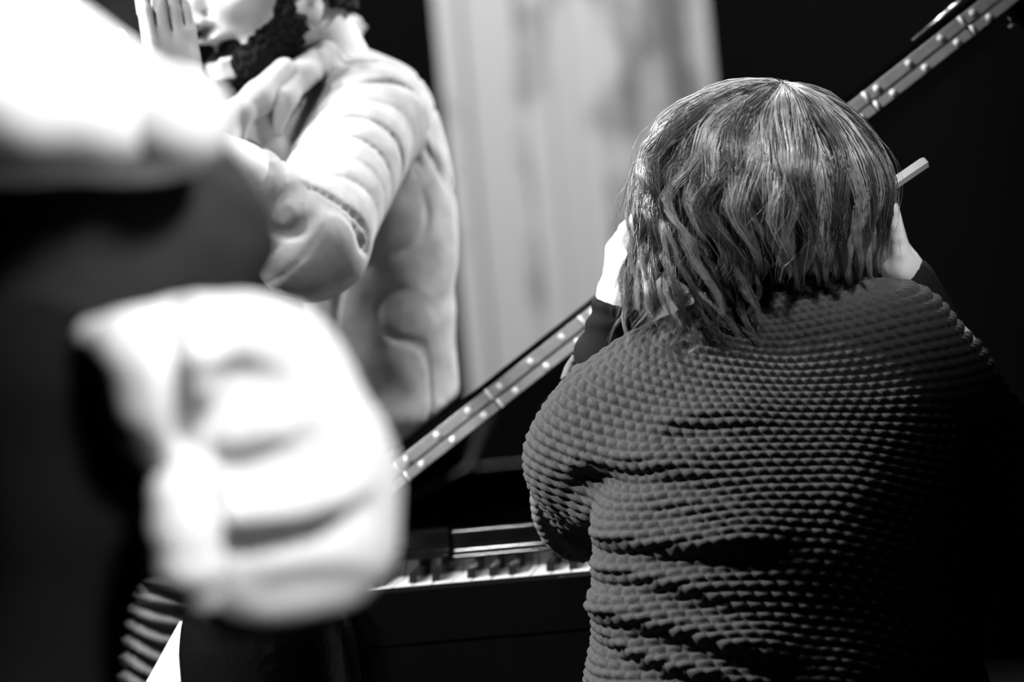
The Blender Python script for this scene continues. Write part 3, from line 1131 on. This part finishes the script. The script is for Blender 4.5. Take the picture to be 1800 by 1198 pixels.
hv, hfs, nb, hm_ = [], [], 0, []
for args in (
    dict(nl=100, per=64, a_rng=(-3.14, 3.14), phi_rng=(.02, .40), drop_fn=drop_back, wave_fn=wave_back, lam=.105, rad0=0, strand_r=.00036, spread=.0095, seed=1, lift=(.000, .018), seg=14),
    dict(nl=90, per=52, a_rng=(-2.2, 2.2), phi_rng=(.35, 1.2), drop_fn=lambda a, r: drop_back(a, r) - .004, wave_fn=wave_back, lam=.11, rad0=0, strand_r=.00036, spread=.008, seed=2, lift=(-.006, .010), seg=13),
    dict(nl=84, per=36, a_rng=(-1.95, -.25), phi_rng=(.6, 1.5), drop_fn=lambda a, r: r.uniform(.06, .19, len(a)), wave_fn=lambda a, r: r.uniform(.009, .020, len(a)), lam=.072, rad0=0, strand_r=.00036, spread=.006, seed=3, lift=(-.016, .006), seg=15),
    dict(nl=40, per=22, a_rng=(-1.2, 1.2), phi_rng=(1.2, 1.55), drop_fn=lambda a, r: r.uniform(.07, .105, len(a)), wave_fn=lambda a, r: r.uniform(.003, .006, len(a)), lam=.07, rad0=0, strand_r=.0005, spread=.007, seed=4, lift=(-.060, -.045), seg=9),
    dict(nl=60, per=1, a_rng=(-2.1, -.8), phi_rng=(.4, 1.5), drop_fn=lambda a, r: r.uniform(.03, .09, len(a)), wave_fn=lambda a, r: r.uniform(.012, .03, len(a)), lam=.09, rad0=0, strand_r=.00030, spread=.004, seed=6, lift=(.004, .034)),
    dict(nl=200, per=1, a_rng=(-2.2, 2.2), phi_rng=(.1, 1.4), drop_fn=lambda a, r: drop_back(a, r) + .01, wave_fn=lambda a, r: r.uniform(.006, .020, len(a)), lam=.11, rad0=0, strand_r=.00020, spread=.004, seed=5, lift=(.0, .028)),
):
    v, f, mi = locks(**args)
    hm_.append(mi)
    hv.append(v)
    hfs.append(f + nb)
    nb += len(v)
ho = mesh_obj('hair', np.concatenate(hv), np.concatenate(hfs), 'hair', pian)
ho.data.materials.append(MAT['hair_deep'])
ho.data.polygons.foreach_set('material_index', np.concatenate(hm_))

# pencil held in the raised right hand
pa, pb = P(1538, 345, 3.10), P(1632, 281, 3.13)
pn = thing('pencil', 'pale blurred stick held in the raised hand right of the pianist\'s hair', 'pencil', tuple(pa))
MB().tube([pa, pa + .93 * (pb - pa)], .0068, 6).build('shaft', 'stick', pn)
MB().tube([pa + .93 * (pb - pa), pb], [.0068, .001], 6).build('tip', 'ebony', pn)


# ------------------------------------------------------------------ the bearded man behind the lid
MX = -0.36
man = thing('person', 'bearded man in a pale open cardigan leaning over the piano, hand raised at his face', 'person', (MX, 3.7, 0))
mf = nrm(np.array([-.84, -.53, -.10]))
mu = nrm(np.array([-.10, -.02, 1.0]))
MO = P(474, -34, 3.60)
S = SDF((-.75, 3.10, .0), (.15, 4.10, 1.75), .0062)
ML, mf, mr, mu = sd_head(S, MO, mf, mu, 1.08, .0125)
S.cone(ML(-.03, 0, -.05), P(575, 140, 3.70), .058, .066, .03)
m_sh, m_el, m_wr = P(652, 205, 3.60), P(540, 425, 3.38), P(322, 238, 3.30)
m_sf = P(440, 215, 3.90)
S.cone(m_sh, m_sf, .055, .055, .03)
S.loft([(.86, -.30, 3.72, .12, .10), (1.0, -.25, 3.72, .11, .085), (1.2, -.235, 3.72, .12, .085), (1.32, -.225, 3.73, .09, .075)], .03)
S.cone(m_sh, m_el, .055, .045, .02)
S.cone(m_el, P(420, 312, 3.33), .046, .038, .02)
S.cone(P(420, 312, 3.33), m_wr, .038, .028, .02)
sd_hand(S, m_wr, P(296, 30, 3.32) - m_wr, np.array([-.75, .6, 0]), np.array([-.6, -.75, 0]), (.06, .05, .05, .06), 1.12, .035, .42)
fe = P(330, 420, 3.95)
S.cone(m_sf, fe, .05, .042, .02)
fw = np.array([-.52, 3.72, .90])
S.cone(fe, fw, .042, .027, .02)
sd_hand(S, fw, np.array([-.1, -.1, -1]), np.array([1, .2, 0]), np.array([0, -1, -.1]), (.3, .3, .3, .3), 1.0)
for x, q in ((-.36, -.35), (-.52, -.55)):
    S.cone((-.33 + (x + .44) * .8, 3.72, .88), (x, 3.74, .48), .085, .055, .03)
    S.cone((x, 3.74, .48), (q, 3.78, .09), .054, .036, .02)
    S.cone((q, 3.78, .05), (q - .1, 3.62, .035), .036, .028, .02)
MV, MF = S.mesh(3)
mesh_obj('body', MV, MF, 'skin', man)
nearh = (np.linalg.norm(MV - MO, axis=1) < .21)[MF].all(1)
uh = np.unique(MF[nearh])
mh = np.full(len(MV), -1)
mh[uh] = np.arange(len(uh))
MV, MF = subdivide(MV[uh], mh[MF[nearh]], 2)
lc = np.stack([(MV - MO) @ mf, (MV - MO) @ mr, (MV - MO) @ mu], 1)
a, b, c = lc.T
hd = np.linalg.norm(MV - MO, axis=1) < .19
bn = .012 * (vnoise(MV, 60, 5) - .5) + .010 * (vnoise(MV, 160, 6) - .5)
a, b, c = a / 1.08 + bn, b / 1.08, c / 1.08 + bn
jaw = hd & (c < -.052 - .0 * a) & (c > -.128) & (a > .0) & (a < .12)
side = hd & (a > .010) & (a < .032) & (c < .05) & (c > -.11) & (np.abs(b) > .045)
cheekcut = (c > -.052 - .45 * (a - .03)) & (a > .032)
mouthcut = (np.abs(b) < .027) & (a > .06) & (c > -.106)
chk = (jaw & ~cheekcut & ~mouthcut) | side
must = hd & (np.abs(b) < .035) & (c < -.050) & (c > -.060) & (a > .075)
shell(MV, MF, chk, .0075, 'beard', 'beard', man, .5)
lips = hd & (np.abs(b) < .024) & (c < -.058) & (c > -.098) & (a > .088)
hairm = hd & (c > .045 + .55 * np.maximum(a, -.02)) & (a < .075)
hairm |= hd & (a < -.035) & (c > -.05)
shell(MV, MF, hairm, .012, 'hair', 'hair_base', man, .4)
inside = SDF(ML(.08, 0, -.073) - .05, ML(.08, 0, -.073) + .05, .004)
inside.ell(ML(.064, 0, -.073), (.016, .036, .015), (mf, mr, mu), 0)
V, F = inside.mesh(1)
mesh_obj('mouth', V, F, 'darkshirt', man)
for q in (-1, 1):
    e = SDF(ML(.08, q * .031, .001) - .02, ML(.08, q * .031, .001) + .02, .003)
    e.ell(ML(.080, q * .031, .001), (.0118, .0118, .0118), None, 0)
    V, F = e.mesh(1)
    mesh_obj('eye', V, F, 'eye', man)

# dark shirt, with pale collar
lidn = -lz
ptlid = LH + (T1 + T2 + .006) * lz
S = SDF((-.60, 3.30, .72), (.05, 4.05, 1.42), .008)
S.loft([(.84, -.27, 3.715, .15, .108), (1.0, -.245, 3.71, .14, .108), (1.2, -.24, 3.71, .14, .108), (1.31, -.235, 3.71, .11, .09), (1.36, -.23, 3.71, .07, .07)], .02)
S.cut(ptlid, lidn, .0)
V, F = S.mesh(4)
mesh_obj('shirt', V, F, 'darkshirt', man)
b = SDF((-.55, 3.2, 1.1), (.05, 3.9, 1.45), .005)
b.chain([P(500, 120, 3.52), P(455, 172, 3.49), P(420, 200, 3.475), P(402, 245, 3.47)], [.014, .020, .018, .006], .01)
b.chain([P(432, 195, 3.47), P(424, 240, 3.465), P(420, 290, 3.46)], [.010, .006, .006], .01)
b.chain([P(405, 195, 3.47), P(388, 215, 3.47), P(400, 250, 3.47)], [.010, .008, .005], .008)
V, F = b.mesh(2)
mesh_obj('shirt_collar', V, F, 'collar', man)

# cardigan
S = SDF((-.62, 3.15, .74), (.12, 4.10, 1.50), .0082)
rows = []
for re, y, w in ((822, 770, .185), (815, 735, .18), (806, 690, .172), (800, 600, .168), (805, 480, .172), (800, 350, .172), (788, 260, .168), (765, 185, .155), (735, 130, .130), (700, 92, .095)):
    q = P(re, y, 3.72)
    rows.append((q[2], q[0] - w, 3.72, w, w * .76))
rows.sort()
S.loft(rows, .03)
S.chain([P(560, 170, 3.74), P(615, 185, 3.67), m_sh + np.array([.004, 0, 0])], [.06, .062, .068], .03)
# front opening before the sleeve goes on
S.cut(P(500, 200, 3.60), np.array([-.62, -.78, .0]), .01)
S.cone(m_sh, m_el + np.array([.005, 0, 0]), .070, .066, .022)
cuff = P(428, 312, 3.335)
S.cone(m_el, cuff, .064, .044, .03)
S.cone(m_sf, fe, .070, .060, .04)
S.cone(fe, fe + .75 * (fw - fe), .058, .042, .03)
S.chain([P(618, 62, 3.72), P(575, 92, 3.60), P(530, 130, 3.54), P(500, 175, 3.50), P(488, 235, 3.49)], [.014, .019, .018, .015, .008], .015)
S.chain([P(600, 45, 3.72), P(625, 48, 3.78), P(560, 90, 3.86)], [.010, .012, .016], .015)
S.cut(ptlid, lidn, .0)
S.cut(cuff - .002 * nrm(cuff - m_el), nrm(cuff - m_el) + .25 * np.array([0, 0, -1.0]), .006)
V, F = S.mesh(4)
V, F = subdivide(V, F, 1)
N = normals(V, F)
t1, d1 = seg_param(V, m_sh, m_el)
t2, d2 = seg_param(V, m_el, cuff)
wa = np.clip((.105 - d1) / .03, 0, 1) * np.clip((t1 + .15) / .2, 0, 1)
wb = np.clip((.085 - d2) / .03, 0, 1)
nz = vnoise(V, 9, 11)
nz2 = vnoise(V, 22, 12)
tw = (V[:, 0] * 6 + V[:, 2] * 4)


def ridg(x):
    f_ = x - np.floor(x)
    return np.where(f_ < .8, .5 * np.sin(f_ / .8 * math.pi), -1.1 * np.sin((f_ - .8) / .2 * math.pi))


xr = t1 * 7.5 + 1.1 * tw + 3.0 * nz
hs = np.modf(np.abs(np.sin(np.floor(xr) * 12.9898) * 43758.5453))[0]
disp = .0062 * wa * (.15 + hs) * ridg(xr) * (.1 + 1.2 * nz2)
disp += .0035 * wb * (1 - wa * .7) * ridg(t2 * 3.5 - .7 * tw + 1.2 * nz) * (.3 + .9 * nz2)
body_w = (1 - wa) * (1 - wb)
disp += body_w * (.004 * ridg(V[:, 0] * 9 - V[:, 2] * 3 + 2.0 * nz) * (nz2 - .15) + .006 * (vnoise(V, 16, 14) - .5))
tu = ((V - m_sh) @ (m_el - m_sh)) / ((m_el - m_sh) @ (m_el - m_sh))
disp -= .007 * np.exp(-((tu + .10 + .05 * nz) / .022) ** 2) * np.clip((d1 - .04) / .02, 0, 1) * np.clip((.16 - d1) / .03, 0, 1)
V = V + N * disp[:, None]
mesh_obj('cardigan', V, F, 'jacket', man)

# trousers and shoes
S = SDF((-.72, 3.45, .04), (.05, 3.95, .92), .010)
S.loft([(.74, -.33, 3.70, .16, .12), (.90, -.29, 3.70, .165, .125)], .02)
S.cut(ptlid, lidn, .0)
for x, q in ((-.37, -.36), (-.52, -.55)):
    S.cone((-.36 + (x + .44) * .8, 3.72, .80), (x, 3.74, .48), .088, .068, .02)
    S.cone((x, 3.74, .48), (q, 3.78, .11), .068, .058, .02)
V, F = S.mesh(3)
V, F = subdivide(V, F, 1)
lw = np.clip((.80 - V[:, 2]) / .05, 0, 1)
xr = V[:, 2] * 42 + V[:, 0] * 9 + 2.5 * vnoise(V, 8, 3)
V = V + normals(V, F) * (.011 * lw * np.sin(xr * 2 * math.pi * .9))[:, None]
mesh_obj('trousers', V, F, 'paletrousers', man)
for q in (-.36, -.55):
    S = SDF((q - .22, 3.50, 0), (q + .10, 3.90, .18), .006)
    S.cone((q, 3.78, .05), (q - .11, 3.60, .038), .045, .036, .02).cone((q, 3.78, .05), (q, 3.78, .11), .045, .042, .02)
    S.cut((0, 0, .003), (0, 0, -1))
    V, F = S.mesh(2)
    mesh_obj('shoe', V, F, 'shoe', man)

# ------------------------------------------------------------------ the blurred person close to the camera
DF = 1.9
FX = P(100, 700, DF)[0]
fg = thing('person', 'blurred person closest to camera, white sleeves, dark waistcoat, pale fleece tied at waist', 'person', (FX, DF, 0))
f_sh, f_el, f_ha = P(-70, 110, 1.86), P(318, 214, 1.84), P(20, 300, 1.98)
f_s2 = P(-160, 120, 2.10)
ff = nrm(np.array([-.95, .30, -.1]))
FO = P(-40, -420, 1.93)
S = SDF((-.78, 1.55, 0), (.0, 2.35, 1.62), .0085)
FL, ff, frr, fu = sd_head(S, FO, ff, np.array([-.05, 0, 1.0]), .95)
S.cone(FL(-.02, 0, -.06), P(-60, 60, 1.95), .05, .055, .03)
S.cone(f_sh, f_s2, .05, .05, .03)
zr = lambda px, py: P(px, py, DF)
rows = []
for px, py, w in ((105, 690, .085), (150, 600, .08), (165, 480, .085), (120, 330, .09), (40, 180, .09), (-40, 90, .07)):
    q = zr(px, py)
    rows.append((q[2], q[0], 1.97, w * .85, .07))
rows.sort()
S.loft(rows, .03)
S.cone(f_sh, f_el, .042, .030, .02)
S.cone(f_el, f_ha, .030, .023, .02)
sd_hand(S, f_ha, np.array([-1, .3, .1]), np.array([0, 1, 0]), np.array([0, .1, 1]), (.3, .3, .3, .3), .9)
f_e2, f_h2 = f_s2 + np.array([-.10, .02, -.20]), f_s2 + np.array([-.15, -.02, -.38])
S.cone(f_s2, f_e2, .042, .032, .02)
S.cone(f_e2, f_h2, .032, .023, .02)
sd_hand(S, f_h2, np.array([0, -.1, -1]), np.array([1, 0, 0]), np.array([0, -1, 0]), (.3, .3, .3, .3), .9)
legs = []
hp = zr(105, 690)
for dxp, yy in ((0, 1.90), (-250, 2.0)):
    k1, k2 = P(125 + dxp, 900, yy), P(60 + dxp, 1260, yy)
    an = np.array([k2[0] - .02, yy + .02, .09])
    legs.append((k1, k2, an))
    S.cone((hp[0] + dxp / 5500., yy, hp[2]), k1, .055, .048, .02)
    S.cone(k1, k2, .048, .044, .02)
    S.cone(k2, an, .044, .034, .02)
    S.cone(an - np.array([0, 0, .04]), an + np.array([-.17, .05, -.055]), .034, .026, .02)
V, F = S.mesh(2)
mesh_obj('body', V, F, 'skin', fg)
lc = V - FO
hm = (np.linalg.norm(lc, axis=1) < .18) & ((lc @ fu > .045 + .4 * np.maximum(lc @ ff, -.05)) | (lc @ ff < -.03)) & (lc @ fu > -.08)
shell(V, F, hm, .015, 'hair', 'hair_base', fg, .4)
# white shirt sleeves
S = SDF((-.78, 1.55, .95), (.0, 2.35, 1.40), .008)
S.chain([P(-260, 150, 1.93), P(-100, 140, 1.88), P(50, 155, 1.86), P(215, 200, 1.85), P(305, 215, 1.845)], [.062, .062, .058, .038, .022], .03)
S.cone(f_el + np.array([-.012, .02, 0]), f_ha + np.array([.05, .0, .02]), .032, .032, .02)
S.cone(f_s2, f_e2, .058, .046, .02)
S.cone(f_e2, f_h2 + np.array([.01, .0, .03]), .046, .034, .02)
V, F = S.mesh(3)
V = V + normals(V, F) * (.006 * (vnoise(V, 24, 3) - .5))[:, None]
mesh_obj('shirt', V, F, 'white', fg)
# waistcoat
S = SDF((-.55, 1.70, .88), (.02, 2.22, 1.38), .008)
rows = []
for le, re, py in ((-80, 330, 690), (-60, 360, 600), (-70, 440, 530), (-90, 482, 455), (-120, 450, 370), (-150, 400, 300), (-210, 250, 160), (-230, 120, 90)):
    l_, r_ = P(le, py, DF), P(re, py, DF)
    rows.append(((l_[2] + r_[2]) / 2, (l_[0] + r_[0]) / 2, 1.965, (r_[0] - l_[0]) / 2, .098))
rows.sort()
S.loft(rows, .02)
V, F = S.mesh(4)
V = V + normals(V, F) * (.012 * (vnoise(V * np.array([.5, 1, 1.6]), 18, 21) - .5))[:, None]
mesh_obj('waistcoat', V, F, 'vest', fg)
# trousers
S = SDF((-.72, 1.70, .04), (.05, 2.25, 1.12), .009)
q = zr(60, 650)
S.ell((q[0], 1.96, q[2] - .05), (.12, .10, .12), None, .02)
for (k1, k2, an), (dxp, yy) in zip(legs, ((0, 1.90), (-250, 2.0))):
    S.cone((hp[0] + dxp / 5500., yy, hp[2]), k1 + np.array([-.004, 0, 0]), .066, .058, .03)
    S.cone(k1 + np.array([-.004, 0, 0]), k2, .058, .054, .02)
    S.cone(k2, an + np.array([0, 0, .02]), .054, .050, .02)
V, F = S.mesh(3)
mesh_obj('trousers', V, F, 'trousers', fg)
for k1, k2, an in legs:
    S = SDF(an - np.array([.26, .10, .09]), an + np.array([.08, .14, .08]), .006)
    S.cone(an - np.array([0, 0, .04]), an + np.array([-.18, .05, -.052]), .042, .034, .02)
    S.cone(an - np.array([0, 0, .04]), an + np.array([0, 0, .02]), .042, .042, .02)
    S.cut((0, 0, .003), (0, 0, -1))
    V, F = S.mesh(2)
    mesh_obj('shoe', V, F, 'shoe', fg)
# pale fleece tied round the waist: hanging back, knot and one sleeve
S = SDF((-.36, 1.70, .74), (.05, 2.06, 1.14), .006)
rows = []
for le, re, py in ((440, 520, 512), (350, 560, 548), (335, 590, 600), (300, 628, 660), (290, 655, 715), (290, 684, 770), (300, 704, 850), (300, 706, 920), (305, 704, 980), (312, 690, 1030), (318, 665, 1075), (330, 630, 1112)):
    l_, r_ = P(le, py, DF), P(re, py, DF)
    rows.append(((l_[2] + r_[2]) / 2, (l_[0] + r_[0]) / 2, 1.90, (r_[0] - l_[0]) / 2, .055))
rows.sort()
S.loft(rows, .02)
S.chain([P(170, 598, 1.84), P(240, 612, 1.82), P(310, 640, 1.82), P(330, 590, 1.84), P(420, 560, 1.87)], [.016, .022, .026, .024, .018], .02)
S.chain([P(290, 660, 1.83), P(272, 720, 1.83), P(300, 800, 1.84)], [.024, .022, .020], .025)
V, F = S.mesh(4)
V, F = subdivide(V, F, 1)
N = normals(V, F)
disp = np.zeros(len(V))
fr_ = np.clip(-N[:, 1] * 1.5 + .3, 0, 1)
for pl, amp, wpx in (
    ([(360, 905), (430, 915), (520, 905), (600, 880), (660, 850)], .022, 26),
    ([(350, 770), (420, 780), (500, 760), (570, 720)], .010, 26),
    ([(330, 640), (420, 620), (520, 640)], .005, 26),
    ([(430, 1010), (520, 985), (620, 985), (690, 1000)], .004, 34),
):
    q = np.array([P(a_, b_, 1.85) for a_, b_ in pl])
    zc = np.interp(V[:, 0], q[:, 0], q[:, 2])
    w = wpx / FPX * 1.85
    ed = np.clip((V[:, 0] - q[0, 0]) / .02, 0, 1) * np.clip((q[-1, 0] - V[:, 0]) / .03, 0, 1)
    t = (V[:, 2] - zc) / w
    disp += .75 * amp * fr_ * ed * (np.where(t > 0, np.exp(-(t / 1.8) ** 2), np.exp(-(t / .5) ** 2)) - .9 * np.exp(-((t + 1.4) / .9) ** 2))
cx = P(335, 700, 1.85)
xx = (V[:, 0] - cx[0] - (V[:, 2] - cx[2]) * -.08) / .009
disp -= .016 * fr_ * np.exp(-xx ** 2) * np.clip((V[:, 2] - P(335, 830, 1.85)[2]) / .02, 0, 1)
disp += .006 * (vnoise(V, 20, 9) - .5)
V = V + N * disp[:, None]
fl = mesh_obj('tied_fleece', V, F, 'cream', fg)
S = SDF((-.36, 1.70, .78), (.0, 2.0, 1.02), .006)
S.chain([P(318, 862, 1.83), P(318, 900, 1.825), P(330, 985, 1.825), P(345, 1035, 1.835)], [.017, .019, .020, .018], .02)
V, F = S.mesh(3)
V = V + normals(V, F) * (0.0012 * np.sin(V[:, 2] * 210 + 5 * vnoise(V, 20, 2)))[:, None]
mesh_obj('fleece_sleeve', V, F, 'cream', fg)

# ------------------------------------------------------------------ a person standing far behind at the left
BP = P(110, 300, 5.6)
bgp = thing('person', 'far blurred person in a grey shirt at the upper left edge, behind the white sleeve', 'person', (BP[0], 5.6, 0))
bx, by = BP[0], 5.6
sh_z = P(110, 10, 5.6)[2] - .02
S = SDF((bx - .40, by - .3, 0), (bx + .40, by + .32, sh_z + .45), .012)
sd_head(S, np.array([bx, by - .01, sh_z + .24]), np.array([.3, -1, 0]), np.array([0, 0, 1.0]), 1.0)
S.cone((bx, by, sh_z + .18), (bx, by, sh_z), .055, .06, .03)
S.loft([(.80, bx, by, .15, .10), (1.0, bx, by, .14, .10), (sh_z - .1, bx, by, .16, .10), (sh_z + .01, bx, by, .12, .07)], .03)
for q in (-1, 1):
    s_, e_, w_ = np.array([bx + q * .16, by, sh_z - .03]), np.array([bx + q * .24, by + .02, sh_z - .30]), np.array([bx + q * .22, by - .08, sh_z - .54])
    S.cone(s_, e_, .05, .04, .03)
    S.cone(e_, w_, .04, .028, .02)
    sd_hand(S, w_, np.array([0, -.1, -1]), np.array([-q, 0, 0]), np.array([0, -1, 0]), (.3,) * 4)
    S.cone((bx + q * .08, by, .84), (bx + q * .10, by, .48), .085, .055, .03)
    S.cone((bx + q * .10, by, .48), (bx + q * .10, by + .02, .09), .055, .038, .02)
    S.cone((bx + q * .10, by + .02, .05), (bx + q * .11, by - .14, .035), .036, .03, .02)
V, F = S.mesh(2)
mesh_obj('body', V, F, 'skin', bgp)
lc = V - np.array([bx, by - .01, sh_z + .24])
shell(V, F, (np.linalg.norm(lc, axis=1) < .18) & (lc[:, 2] > -.02) & ((lc[:, 2] > .06) | (lc[:, 1] > .02)), .012, 'hair', 'hair_base', bgp)
S = SDF((bx - .40, by - .3, .7), (bx + .40, by + .3, sh_z + .15), .012)
S.loft([(.82, bx, by, .18, .13), (1.0, bx, by, .17, .13), (sh_z - .1, bx, by, .18, .125), (sh_z + .025, bx, by, .13, .085)], .03)
for q in (-1, 1):
    S.cone((bx + q * .16, by, sh_z - .03), (bx + q * .24, by + .02, sh_z - .30), .065, .056, .04)
    S.cone((bx + q * .24, by + .02, sh_z - .30), (bx + q * .223, by - .07, sh_z - .50), .056, .042, .03)
V, F = S.mesh(3)
V = V + normals(V, F) * (.02 * (vnoise(V, 14, 3) - .5))[:, None]
mesh_obj('shirt', V, F, 'greyshirt', bgp)
S = SDF((bx - .30, by - .25, .05), (bx + .30, by + .25, .95), .012)
S.loft([(.78, bx, by, .165, .12), (.90, bx, by, .16, .115)], .02)
for q in (-1, 1):
    S.cone((bx + q * .08, by, .82), (bx + q * .10, by, .48), .09, .07, .03)
    S.cone((bx + q * .10, by, .48), (bx + q * .10, by + .02, .10), .07, .06, .02)
V, F = S.mesh(3)
mesh_obj('trousers', V, F, 'trousers', bgp)
for q in (-1, 1):
    S = SDF((bx + q * .10 - .09, by - .25, 0), (bx + q * .10 + .09, by + .12, .16), .008)
    S.cone((bx + q * .10, by + .02, .05), (bx + q * .11, by - .15, .038), .045, .037, .02)
    S.cone((bx + q * .10, by + .02, .05), (bx + q * .10, by + .02, .10), .045, .045, .02)
    S.cut((0, 0, .003), (0, 0, -1))
    V, F = S.mesh(2)
    mesh_obj('shoe', V, F, 'shoe', bgp)
